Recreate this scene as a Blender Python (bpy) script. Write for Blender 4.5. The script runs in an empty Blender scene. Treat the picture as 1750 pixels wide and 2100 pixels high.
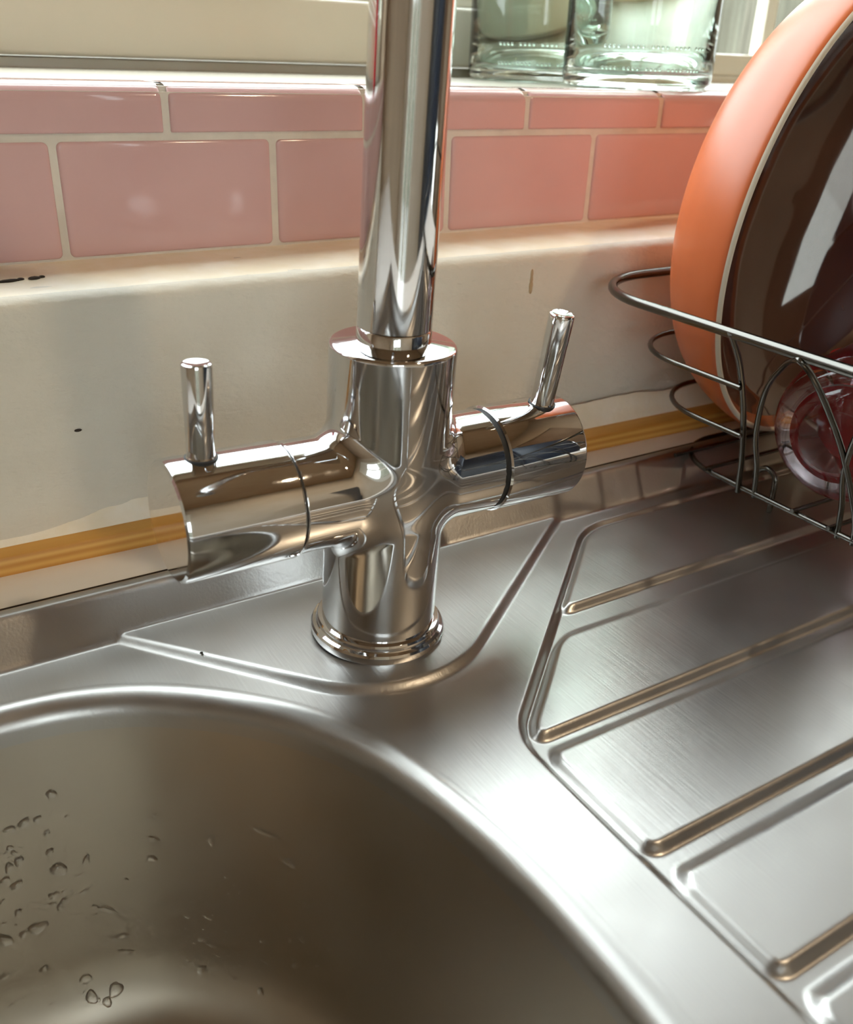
import bpy, bmesh, math, random
import numpy as np
from mathutils import Vector, Matrix

# ------------------------------------------------------------------ camera, world, lights, exposure
S = bpy.context.scene
COL = S.collection
cam_d = bpy.data.cameras.new('camera')
cam = bpy.data.objects.new('camera', cam_d)
COL.objects.link(cam)
PITCH, YAW, ROLL = math.radians(26.55), math.radians(32.43), math.radians(2.13)
_f = Vector((math.sin(YAW) * math.cos(PITCH), math.cos(YAW) * math.cos(PITCH), -math.sin(PITCH)))
_r0 = Vector((math.cos(YAW), -math.sin(YAW), 0))
_u0 = _r0.cross(_f)
_r = math.cos(ROLL) * _r0 + math.sin(ROLL) * _u0
_u = -math.sin(ROLL) * _r0 + math.cos(ROLL) * _u0
mw = Matrix((( _r.x, _u.x, -_f.x, -0.154516), (_r.y, _u.y, -_f.y, -0.277838), (_r.z, _u.z, -_f.z, 0.212323), (0, 0, 0, 1)))
cam.matrix_world = mw
cam_d.sensor_fit = 'HORIZONTAL'
cam_d.sensor_width = 36.0
cam_d.lens = 36.0 * 1880 / 1750
cam_d.clip_start = 0.01
cam_d.clip_end = 60
cam_d.dof.use_dof = True
cam_d.dof.focus_distance = 0.385
cam_d.dof.aperture_fstop = 16
S.camera = cam

world = bpy.data.worlds.new('overcast_sky')
S.world = world
world.use_nodes = True
wn = world.node_tree.nodes
wn['Background'].inputs[0].default_value = (0.90, 0.96, 1.0, 1)
wn['Background'].inputs[1].default_value = 5.0

def area_light(name, loc, target, size, power, color):
    d = bpy.data.lights.new(name, 'AREA')
    d.shape = 'DISK'
    d.size = size
    d.energy = power
    d.color = color
    o = bpy.data.objects.new(name, d)
    COL.objects.link(o)
    o.location = loc
    o.rotation_euler = (Vector(target) - Vector(loc)).to_track_quat('-Z', 'Y').to_euler()
    return o
area_light('ceiling_lamp_light', (0.62, -0.84, 1.462), (0.62, -0.84, 0), 0.09, 4, (1.0, 0.78, 0.52))

S.view_settings.view_transform = 'Standard'
S.view_settings.look = 'None'
S.view_settings.gamma = 1
S.view_settings.use_curve_mapping = False
S.view_settings.exposure = 0.98
S.cycles.use_denoising = True
S.cycles.max_bounces = 14
S.cycles.glossy_bounces = 8
S.cycles.transmission_bounces = 12
S.cycles.diffuse_bounces = 6
S.cycles.sample_clamp_indirect = 6

# ------------------------------------------------------------------ helpers
def tag(o, label, cat, group=None):
    o['label'] = label
    o['category'] = cat
    if group:
        o['group'] = group
    return o

def empty(name, loc=(0, 0, 0)):
    o = bpy.data.objects.new(name, None)
    o.empty_display_size = 0.02
    o.location = loc
    COL.objects.link(o)
    return o

def link(name, me, mat=None, parent=None, smooth=True):
    o = bpy.data.objects.new(name, me)
    COL.objects.link(o)
    if mat is not None:
        for m in (mat if isinstance(mat, (list, tuple)) else [mat]):
            me.materials.append(m)
    if smooth:
        me.polygons.foreach_set('use_smooth', [True] * len(me.polygons))
    if parent is not None:
        o.parent = parent
    return o

def obj(name, bm, mat=None, parent=None, smooth=True, fix=True):
    if fix:
        bmesh.ops.recalc_face_normals(bm, faces=bm.faces)
    me = bpy.data.meshes.new(name)
    bm.to_mesh(me)
    bm.free()
    return link(name, me, mat, parent, smooth)

def struct(o):
    o['kind'] = 'structure'
    return o

def autosmooth(o, ang=35):
    me = o.data
    bm = bmesh.new()
    bm.from_mesh(me)
    lim = math.radians(ang)
    for e in bm.edges:
        if len(e.link_faces) == 2 and e.calc_face_angle(0) > lim:
            e.smooth = False
    bm.to_mesh(me)
    bm.free()
    return o

def add_box(bm, lo, hi, bev=0.0, seg=2):
    r = bmesh.ops.create_cube(bm, size=1)
    vs = r['verts']
    for v in vs:
        v.co = Vector([(lo[i] + hi[i]) / 2 + v.co[i] * (hi[i] - lo[i]) for i in range(3)])
    if bev > 0:
        es = {e for v in vs for e in v.link_edges}
        bmesh.ops.bevel(bm, geom=list(es), offset=bev, segments=seg, affect='EDGES', profile=0.5)

def box(name, lo, hi, mat, parent=None, bev=0.0, seg=2):
    bm = bmesh.new()
    add_box(bm, lo, hi, bev, seg)
    o = obj(name, bm, mat, parent, smooth=bev > 0)
    if bev > 0:
        autosmooth(o, 50)
    return o

def add_lathe(bm, prof, n=64, M=None, closed_ends=True):
    """prof: list of (r, z); revolve about z; M transforms the result"""
    rings = []
    for r, z in prof:
        if r < 1e-7:
            v = bm.verts.new((0, 0, z))
            rings.append([v])
        else:
            rings.append([bm.verts.new((r * math.cos(2 * math.pi * i / n), r * math.sin(2 * math.pi * i / n), z)) for i in range(n)])
    for a, b in zip(rings, rings[1:]):
        if len(a) == 1 and len(b) == 1:
            continue
        for i in range(n):
            j = (i + 1) % n
            if len(a) == 1:
                bm.faces.new((a[0], b[i], b[j]))
            elif len(b) == 1:
                bm.faces.new((a[i], a[j], b[0]))
            else:
                bm.faces.new((a[i], a[j], b[j], b[i]))
    if M is not None:
        vs = [v for rg in rings for v in rg]
        bmesh.ops.transform(bm, matrix=M, verts=vs)

def lathe(name, prof, mat, parent=None, n=64, M=None, ang=40):
    bm = bmesh.new()
    add_lathe(bm, prof, n, M)
    return autosmooth(obj(name, bm, mat, parent), ang)

def catmull(pts, k=8, closed=False):
    P = [Vector(p) for p in pts]
    n = len(P)
    out = []
    rng = range(n) if closed else range(n - 1)
    for i in rng:
        if closed:
            p0, p1, p2, p3 = P[(i - 1) % n], P[i], P[(i + 1) % n], P[(i + 2) % n]
        else:
            p0, p1, p2, p3 = P[max(i - 1, 0)], P[i], P[i + 1], P[min(i + 2, n - 1)]
        for j in range(k):
            t = j / k
            out.append(0.5 * ((2 * p1) + (p2 - p0) * t + (2 * p0 - 5 * p1 + 4 * p2 - p3) * t * t + (3 * p1 - p0 - 3 * p2 + p3) * t ** 3))
    if not closed:
        out.append(P[-1])
    return out

def add_tube(bm, pts, r, n=14, closed=False, cap=True):
    P = [Vector(p) for p in pts]
    m = len(P)
    R = r if isinstance(r, (list, tuple)) else [r] * m
    T = []
    for i in range(m):
        a = P[(i - 1) % m] if closed or i > 0 else P[i]
        b = P[(i + 1) % m] if closed or i < m - 1 else P[i]
        T.append((b - a).normalized())
    up = Vector((0, 0, 1)) if abs(T[0].z) < 0.9 else Vector((1, 0, 0))
    N = (up - T[0] * up.dot(T[0])).normalized()
    rings = []
    for i in range(m):
        N = (N - T[i] * N.dot(T[i])).normalized()
        B = T[i].cross(N)
        rings.append([bm.verts.new(P[i] + R[i] * (math.cos(2 * math.pi * k / n) * N + math.sin(2 * math.pi * k / n) * B)) for k in range(n)])
    prs = list(zip(rings, rings[1:]))
    if closed:
        # match the twist at the seam
        a, b = rings[-1], rings[0]
        sh = min(range(n), key=lambda s: (a[0].co - b[s].co).length)
        prs.append((a, b[sh:] + b[:sh]))
    for a, b in prs:
        for k in range(n):
            l = (k + 1) % n
            bm.faces.new((a[k], a[l], b[l], b[k]))
    if cap and not closed:
        bm.faces.new(rings[0][::-1])
        bm.faces.new(rings[-1])

def tube(name, pts, r, mat, parent=None, n=14, closed=False):
    bm = bmesh.new()
    add_tube(bm, pts, r, n, closed)
    return autosmooth(obj(name, bm, mat, parent), 60)

# ------------------------------------------------------------------ materials
def new_mat(name):
    m = bpy.data.materials.new(name)
    m.use_nodes = True
    nt = m.node_tree
    return m, nt, nt.nodes['Principled BSDF']

def set_in(b, **kw):
    for k, v in kw.items():
        k = k.replace('_', ' ')
        b.inputs[k].default_value = v

def noise(nt, scale, detail=4, rough=0.55, stretch=None, coord='Object', dist=0.0):
    tc = nt.nodes.new('ShaderNodeTexCoord')
    n = nt.nodes.new('ShaderNodeTexNoise')
    n.inputs['Scale'].default_value = scale
    n.inputs['Detail'].default_value = detail
    n.inputs['Roughness'].default_value = rough
    n.inputs['Distortion'].default_value = dist
    if stretch:
        mp = nt.nodes.new('ShaderNodeMapping')
        mp.inputs['Scale'].default_value = stretch[0]
        mp.inputs['Rotation'].default_value = stretch[1] if len(stretch) > 1 else (0, 0, 0)
        nt.links.new(tc.outputs[coord], mp.inputs[0])
        nt.links.new(mp.outputs[0], n.inputs['Vector'])
    else:
        nt.links.new(tc.outputs[coord], n.inputs['Vector'])
    return n

def ramp(nt, src, stops):
    r = nt.nodes.new('ShaderNodeValToRGB')
    el = r.color_ramp.elements
    while len(el) < len(stops):
        el.new(0.5)
    for e, (p, c) in zip(el, stops):
        e.position = p
        e.color = (*c, 1) if len(c) == 3 else c
    nt.links.new(src, r.inputs[0])
    return r

def bump(nt, b, src, strength, dist):
    bp = nt.nodes.new('ShaderNodeBump')
    bp.inputs['Strength'].default_value = strength
    bp.inputs['Distance'].default_value = dist
    nt.links.new(src, bp.inputs['Height'])
    nt.links.new(bp.outputs[0], b.inputs['Normal'])
    return bp

def mottled(name, c1, c2, scale, rough=0.5, bump_s=0.0, bump_d=0.001, lo=0.35, hi=0.65, spec=0.5, bscale=None, stretch=None):
    m, nt, b = new_mat(name)
    n = noise(nt, scale, stretch=stretch)
    r = ramp(nt, n.outputs['Fac'], [(lo, c1), (hi, c2)])
    nt.links.new(r.outputs[0], b.inputs['Base Color'])
    set_in(b, Roughness=rough)
    b.inputs['Specular IOR Level'].default_value = spec
    if bump_s:
        n2 = noise(nt, bscale or scale * 4, stretch=stretch)
        bump(nt, b, n2.outputs['Fac'], bump_s, bump_d)
    return m

def plain(name, c, rough=0.5, metallic=0.0, spec=0.5):
    m, nt, b = new_mat(name)
    set_in(b, Roughness=rough, Metallic=metallic)
    b.inputs['Base Color'].default_value = (*c, 1)
    b.inputs['Specular IOR Level'].default_value = spec
    return m

def glassy(name, c, ior=1.47, rough=0.0):
    m, nt, b = new_mat(name)
    b.inputs['Base Color'].default_value = (*c, 1)
    b.inputs['Transmission Weight'].default_value = 1
    set_in(b, Roughness=rough, IOR=ior)
    return m

# chrome with a faint film of limescale
M_CHROME, nt, b = new_mat('chrome')
b.inputs['Base Color'].default_value = (0.67, 0.67, 0.68, 1)
set_in(b, Metallic=1.0)
_n = noise(nt, 60, 6, 0.7)
_r2 = ramp(nt, _n.outputs['Fac'], [(0.4, (0.025,) * 3), (0.75, (0.13,) * 3)])
nt.links.new(_r2.outputs[0], b.inputs['Roughness'])

M_DARKGAP = plain('dark_gap', (0.012, 0.012, 0.012), 0.6)

def steel(name, base, r_lo, r_hi, scratch=True):
    m, nt, b = new_mat(name)
    b.inputs['Base Color'].default_value = (*base, 1)
    set_in(b, Metallic=1.0)
    n = noise(nt, 22, 5, 0.6)
    r = ramp(nt, n.outputs['Fac'], [(0.35, (r_lo,) * 3), (0.7, (r_hi,) * 3)])
    nt.links.new(r.outputs[0], b.inputs['Roughness'])
    if scratch:
        fine = noise(nt, 900, 2, 0.5, ((1, 0.06, 1), (0, 0, math.radians(-28))))
        coarse = noise(nt, 240, 3, 0.6, ((1, 0.03, 1), (0, 0, math.radians(-36))))
        mx = nt.nodes.new('ShaderNodeMath')
        mx.operation = 'ADD'
        nt.links.new(fine.outputs['Fac'], mx.inputs[0])
        nt.links.new(coarse.outputs['Fac'], mx.inputs[1])
        bump(nt, b, mx.outputs[0], 0.16, 0.0003)
    return m
M_STEEL = steel('brushed_steel', (0.425, 0.415, 0.40), 0.32, 0.41)
M_BASIN = steel('basin_reflection_tint', (0.45, 0.415, 0.36), 0.32, 0.41, False)  # warm tint puts the room's brown reflections into the basin's base colour

M_TILE, nt, b = new_mat('pink_tile')
_n = noise(nt, 14, 3, 0.5)
_r2 = ramp(nt, _n.outputs['Fac'], [(0.3, (0.62, 0.40, 0.395)), (0.7, (0.68, 0.45, 0.445))])
nt.links.new(_r2.outputs[0], b.inputs['Base Color'])
set_in(b, Roughness=0.09)
_n2 = noise(nt, 45, 2, 0.5)
bump(nt, b, _n2.outputs['Fac'], 0.25, 0.0006)

M_GROUT = mottled('grout', (0.64, 0.60, 0.53), (0.74, 0.70, 0.62), 60, 0.85)
M_UPSTAND = mottled('painted_upstand', (0.70, 0.665, 0.57), (0.76, 0.73, 0.63), 9, 0.6, 0.6, 0.0012, bscale=150, stretch=((1, 1, 1.8),))
M_CAULK = mottled('yellowed_sealant', (0.88, 0.79, 0.60), (0.93, 0.87, 0.74), 45, 0.45, 0.5, 0.0012, bscale=110)
M_WORKTOP = mottled('pale_worktop', (0.86, 0.84, 0.80), (0.90, 0.885, 0.85), 20, 0.35, 0.05, 0.0004, stretch=((0.2, 1, 1),))
M_FRAME = mottled('cream_gloss_paint', (0.80, 0.77, 0.66), (0.85, 0.82, 0.71), 8, 0.3, 0.1, 0.0006, bscale=40)
M_SILL = mottled('window_board_paint', (0.33, 0.30, 0.235), (0.39, 0.355, 0.28), 10, 0.4)
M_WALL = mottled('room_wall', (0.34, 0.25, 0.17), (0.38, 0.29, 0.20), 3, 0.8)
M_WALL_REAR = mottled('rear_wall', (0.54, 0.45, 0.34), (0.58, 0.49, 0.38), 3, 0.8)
M_CEIL = mottled('room_ceiling', (0.44, 0.29, 0.17), (0.48, 0.33, 0.20), 3, 0.8)
M_FLOOR = mottled('room_floor', (0.16, 0.10, 0.06), (0.22, 0.14, 0.09), 6, 0.5)
M_NAVY = plain('standin_navy', (0.012, 0.018, 0.03), 0.4)
M_DOOR = mottled('brown_door_paint', (0.16, 0.10, 0.06), (0.20, 0.13, 0.08), 4, 0.5)
M_WIRE = plain('dark_steel_wire', (0.12, 0.115, 0.105), 0.22, 1.0)

M_WOOD, nt, b = new_mat('varnished_pine')
_w = nt.nodes.new('ShaderNodeTexWave')
_tc = nt.nodes.new('ShaderNodeTexCoord')
_mp = nt.nodes.new('ShaderNodeMapping')
_mp.inputs['Scale'].default_value = (4, 90, 130)
nt.links.new(_tc.outputs['Object'], _mp.inputs[0])
nt.links.new(_mp.outputs[0], _w.inputs['Vector'])
_w.bands_direction = 'Z'
_w.inputs['Scale'].default_value = 0.6
_w.inputs['Distortion'].default_value = 5
_w.inputs['Detail'].default_value = 3
_w.inputs['Detail Scale'].default_value = 0.6
_r2 = ramp(nt, _w.outputs['Fac'], [(0.0, (0.56, 0.255, 0.045)), (1.0, (0.72, 0.40, 0.10))])
nt.links.new(_r2.outputs[0], b.inputs['Base Color'])
set_in(b, Roughness=0.4)

M_ORANGE = mottled('terracotta_glaze', (0.51, 0.115, 0.034), (0.56, 0.14, 0.045), 12, 0.34)
M_BROWN = mottled('brown_glaze', (0.050, 0.016, 0.010), (0.065, 0.024, 0.015), 18, 0.05)
M_BROWN.node_tree.nodes['Principled BSDF'].inputs['IOR'].default_value = 1.8
M_BAND = plain('rust_glaze', (0.30, 0.075, 0.018), 0.15)
M_RIM = plain('unglazed_rim', (0.62, 0.56, 0.46), 0.4)
M_JAR = glassy('jar_glass', (0.88, 0.97, 0.91))
M_TUMBLER = glassy('tinted_glass', (0.84, 0.74, 0.83), 1.52, 0.02)
M_WATER = glassy('water', (1, 1, 1), 1.33)
M_RED = plain('red_plastic', (0.42, 0.012, 0.02), 0.25)
M_DRIP = plain('dried_drip', (0.50, 0.37, 0.22), 0.3)
M_DIRT_SHADE = plain('grime_and_shade', (0.03, 0.02, 0.012), 0.8)

M_PANE = bpy.data.materials.new('window_glass')
M_PANE.use_nodes = True
nt = M_PANE.node_tree
for n_ in list(nt.nodes):
    nt.nodes.remove(n_)
_o = nt.nodes.new('ShaderNodeOutputMaterial')
_mix = nt.nodes.new('ShaderNodeMixShader')
_tr = nt.nodes.new('ShaderNodeBsdfTransparent')
_gl = nt.nodes.new('ShaderNodeBsdfGlossy')
_gl.inputs['Roughness'].default_value = 0.01
_tr.inputs[0].default_value = (0.93, 0.95, 0.94, 1)
_mix.inputs[0].default_value = 0.07
nt.links.new(_tr.outputs[0], _mix.inputs[1])
nt.links.new(_gl.outputs[0], _mix.inputs[2])
nt.links.new(_mix.outputs[0], _o.inputs[0])

M_LAMP, nt, b = new_mat('lamp_diffuser')
b.inputs['Emission Color'].default_value = (1, 0.78, 0.5, 1)
b.inputs['Emission Strength'].default_value = 9
M_WHITE = plain('white_plastic', (0.75, 0.74, 0.70), 0.4)
M_PAVING = mottled('pale_paving', (0.42, 0.40, 0.37), (0.50, 0.48, 0.44), 4, 0.9)
M_FENCE = mottled('garden_fence', (0.075, 0.072, 0.050), (0.13, 0.125, 0.090), 5, 0.8, stretch=((8, 1, 0.6),))
M_GROUND = mottled('patio', (0.12, 0.115, 0.10), (0.16, 0.15, 0.13), 4, 0.9)

# ------------------------------------------------------------------ levels of the worktop and wall (metres; origin where the tap meets the sink)
Z_S, Z_R, Z_W = -0.0025, 0.0140, 0.0125      # sink surround, raised rim, worktop
Y_RIM = 0.0635                                 # back edge of the sink
Y_UP = 0.100                                   # face of the upstand
Y_T = 0.158                                    # face of the tiles
Z_SILL = 0.1965
RX0, RX1, RY0, RZ0, RZ1 = -1.3, 1.5, -1.6, -0.9, 1.5   # the kitchen
WX0, WX1, WZ1 = -0.85, 1.32, 1.22             # window opening
Y_WIN = 0.40                                   # room face of the window frame

# ------------------------------------------------------------------ the setting
def room():
    t = 0.1
    # wall behind the sink: below the sill, beside and above the window
    bm = bmesh.new()
    add_box(bm, (RX0 - t, Y_T + 0.0015, RZ0), (RX1 + t, Y_WIN + 0.06, Z_SILL - 0.012))
    add_box(bm, (RX0 - t, Y_T + 0.0015, Z_SILL - 0.012), (WX0, Y_WIN + 0.06, RZ1))
    add_box(bm, (WX1, Y_T + 0.0015, Z_SILL - 0.012), (RX1 + t, Y_WIN + 0.06, RZ1))
    add_box(bm, (WX0, Y_T + 0.0015, WZ1), (WX1, Y_WIN + 0.06, RZ1))
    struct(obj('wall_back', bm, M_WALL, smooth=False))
    # wall opposite, with an unseen glazed door added to light the upstand
    ex0, ex1, ez1 = -0.98, -0.20, 1.12
    bm = bmesh.new()
    add_box(bm, (RX0 - t, RY0 - t, RZ0), (ex0, RY0, RZ1))
    add_box(bm, (ex1, RY0 - t, RZ0), (RX1 + t, RY0, RZ1))
    add_box(bm, (ex0, RY0 - t, ez1), (ex1, RY0, RZ1))
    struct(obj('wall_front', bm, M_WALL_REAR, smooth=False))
    d2 = struct(empty('fill_door', ((ex0 + ex1) / 2, RY0 - 0.05, RZ0)))
    w, h = (ex1 - ex0) / 2, ez1 - RZ0
    bm = bmesh.new()
    for lo, hi in (((-w, 0), (-w + 0.10, h)), ((w - 0.10, 0), (w, h)), ((-w + 0.10, 0), (w - 0.10, 0.18)), ((-w + 0.10, 1.56), (w - 0.10, h)), ((-0.035, 0.18), (0.035, 1.56))):
        add_box(bm, (lo[0], -0.022, lo[1]), (hi[0], 0.022, hi[1]))
    obj('door_leaf', bm, M_FRAME, d2, smooth=False)
    box('door_glass', (-w + 0.09, -0.004, 0.17), (-0.03, 0.004, 1.57), M_PANE, d2)
    box('door_glass', (0.03, -0.004, 0.17), (w - 0.09, 0.004, 1.57), M_PANE, d2)
    lathe('door_knob', [(0, 0.06), (0.02, 0.055), (0.027, 0.04), (0.02, 0.025), (0.009, 0.02), (0.009, 0)], M_CHROME, d2, 32,
          Matrix.Translation((-w + 0.05, 0.022, 0.98)) @ Matrix.Rotation(-math.pi / 2, 4, 'X'))
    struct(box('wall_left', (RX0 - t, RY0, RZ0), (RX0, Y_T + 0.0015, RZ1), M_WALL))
    # right wall with the opening of a glazed door
    dy0, dy1, dz1 = -1.46, -0.42, 1.12
    bm = bmesh.new()
    add_box(bm, (RX1, RY0, RZ0), (RX1 + t, dy0, RZ1))
    add_box(bm, (RX1, dy1, RZ0), (RX1 + t, Y_T + 0.0015, RZ1))
    add_box(bm, (RX1, dy0, dz1), (RX1 + t, dy1, RZ1))
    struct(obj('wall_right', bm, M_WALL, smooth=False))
    d = struct(empty('door_1', (RX1 + 0.05, (dy0 + dy1) / 2, RZ0)))
    bm = bmesh.new()
    x0, x1 = -0.025, 0.025
    h, w = dz1 - RZ0, (dy1 - dy0) / 2
    g0, g1 = 0.28, 0.90                            # low glazed panel of the door
    for lo, hi in (((x0, -w, 0), (x1, -w + 0.11, h)), ((x0, w - 0.20, 0), (x1, w, h)), ((x0, -w + 0.11, g1), (x1, w - 0.20, h)), ((x0, -w + 0.11, 0), (x1, w - 0.20, g0))):
        add_box(bm, lo, hi)
    obj('door_leaf', bm, M_DOOR, d, smooth=False)
    box('door_glass', (-0.004, -w + 0.10, g0 - 0.01), (0.004, w - 0.19, g1 + 0.01), M_PANE, d)
    struct(box('floor', (RX0 - t, RY0 - t, RZ0 - 0.05), (RX1 + t, Y_WIN + 0.06, RZ0), M_FLOOR))
    struct(box('ceiling', (RX0 - t, RY0 - t, RZ1), (RX1 + t, Y_WIN + 0.06, RZ1 + 0.05), M_CEIL))
    # outside
    struct(box('wall_blocker_rear', (-9, -6.2, RZ0 - 0.2), (4.2, -6.0, 0.34), M_FENCE))  # unseen dark wall added to dim the bright strip mirrored in the spout
    struct(box('wall_reflector_side', (4.2, -8, RZ0 - 0.1), (4.3, 2.0, 2.0), M_WHITE))  # unseen white wall added to brighten the patch mirrored inside the bowl
    struct(box('ground', (-8, Y_WIN + 0.06, RZ0 - 0.15), (9, 9, RZ0 - 0.1), M_GROUND))
    struct(box('ground_side', (RX1 + t, -8, RZ0 - 0.15), (9, Y_WIN + 0.06, RZ0 - 0.1), M_PAVING))
    struct(box('ground_rear', (-8, -8, RZ0 - 0.15), (RX1 + t, RY0 - t, RZ0 - 0.1), M_GROUND))
room()

def window():
    w = struct(empty('window_1', (0, Y_WIN, Z_SILL)))
    y0, y1 = 0.0, 0.055
    zt = WZ1 - Z_SILL
    xm, xs = 0.438, 0.640         # end of the opening casement; right stile
    bm = bmesh.new()
    add_box(bm, (WX0, y0, -0.02), (WX1, y1, 0.006), 0.0015)                 # bottom member
    add_box(bm, (WX0, y0, zt - 0.05), (WX1, y1, zt), 0.002)
    add_box(bm, (WX0, y0, 0.006), (WX0 + 0.05, y1, zt - 0.05), 0.002)
    add_box(bm, (WX1 - 0.05, y0, 0.006), (WX1, y1, zt - 0.05), 0.002)
    add_box(bm, (xm, y0, 0.006), (xm + 0.008, y0 + 0.014, zt - 0.05), 0.001)          # mullion
    add_box(bm, (0.517, y0 + 0.02, 0.006), (0.526, y0 + 0.029, zt - 0.05), 0.001)
    add_box(bm, (xs + 0.013, y0 + 0.012, 0.006), (xs + 0.028, y0 + 0.026, zt - 0.05), 0.001)
    add_box(bm, (xm + 0.012, y0 + 0.004, 0.006), (xs, y1, 0.025), 0.002)
    add_box(bm, (xs, y0 + 0.004, 0.006), (WX1 - 0.05, y1, 0.016), 0.002)
    autosmooth(obj('window_frame', bm, M_FRAME, w))
    bm = bmesh.new()                                                          # casement, proud of the frame
    yc = -0.012
    a, bx = WX0 + 0.045, xm + 0.006
    add_box(bm, (a, yc, 0.0068), (bx, y1 - 0.01, 0.048), 0.003, 3)
    add_box(bm, (a, yc, zt - 0.10), (bx, y1 - 0.01, zt - 0.045), 0.003, 3)
    add_box(bm, (a, yc, 0.048), (a + 0.055, y1 - 0.01, zt - 0.10), 0.003, 3)
    add_box(bm, (bx - 0.045, yc, 0.048), (bx, y1 - 0.01, zt - 0.10), 0.003, 3)
    autosmooth(obj('casement', bm, M_FRAME, w))
    bm = bmesh.new()                                                          # glazing bead
    add_box(bm, (a + 0.055, yc + 0.008, 0.0485), (bx - 0.045, yc + 0.02, 0.056), 0.002, 3)
    add_box(bm, (a + 0.055, yc + 0.016, 0.0565), (bx - 0.045, yc + 0.026, 0.064), 0.002, 3)
    autosmooth(obj('glazing_bead', bm, M_FRAME, w))
    box('pane', (a + 0.05, 0.024, 0.045), (bx - 0.04, 0.028, zt - 0.09), M_PANE, w)
    box('pane', (xm + 0.01, 0.03, 0.012), (xs + 0.002, 0.034, zt - 0.045), M_PANE, w)
    box('pane', (xs + 0.026, 0.03, 0.012), (WX1 - 0.045, 0.034, zt - 0.045), M_PANE, w)
    struct(box('trim_1', (WX0, Y_T + 0.009, Z_SILL - 0.012), (WX1, Y_WIN + 0.03, Z_SILL), M_SILL))      # window board
window()

def fence():
    f = tag(empty('garden_fence', (0, 2.6, RZ0 - 0.1)), 'olive garden fence seen blurred through the window behind the jars', 'fence')
    bm = bmesh.new()
    x = -5.0
    rnd = random.Random(2)
    while x < 6:
        add_box(bm, (x, -0.01, 0.0), (x + 0.145, 0.01, 1.85 + rnd.uniform(-0.02, 0.02)))
        x += 0.15
    obj('board_panel', bm, M_FENCE, f, smooth=False)
    box('rail', (-5, 0.01, 0.35), (6, 0.05, 0.45), M_FENCE, f)
    box('rail', (-5, 0.01, 1.35), (6, 0.05, 1.45), M_FENCE, f)
fence()

def lamp():
    l = tag(empty('ceiling_light', (0.62, -0.84, RZ1)), 'round warm ceiling downlight whose glint shows on the left tap handle', 'ceiling light')
    lathe('bezel', [(0.048, -0.001), (0.062, -0.001), (0.064, -0.008), (0.055, -0.014), (0.048, -0.012)], M_WHITE, l, 48)
    lathe('diffuser', [(0, -0.010), (0.0475, -0.010), (0.0475, -0.002), (0, -0.002)], M_LAMP, l, 48)
lamp()

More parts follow.
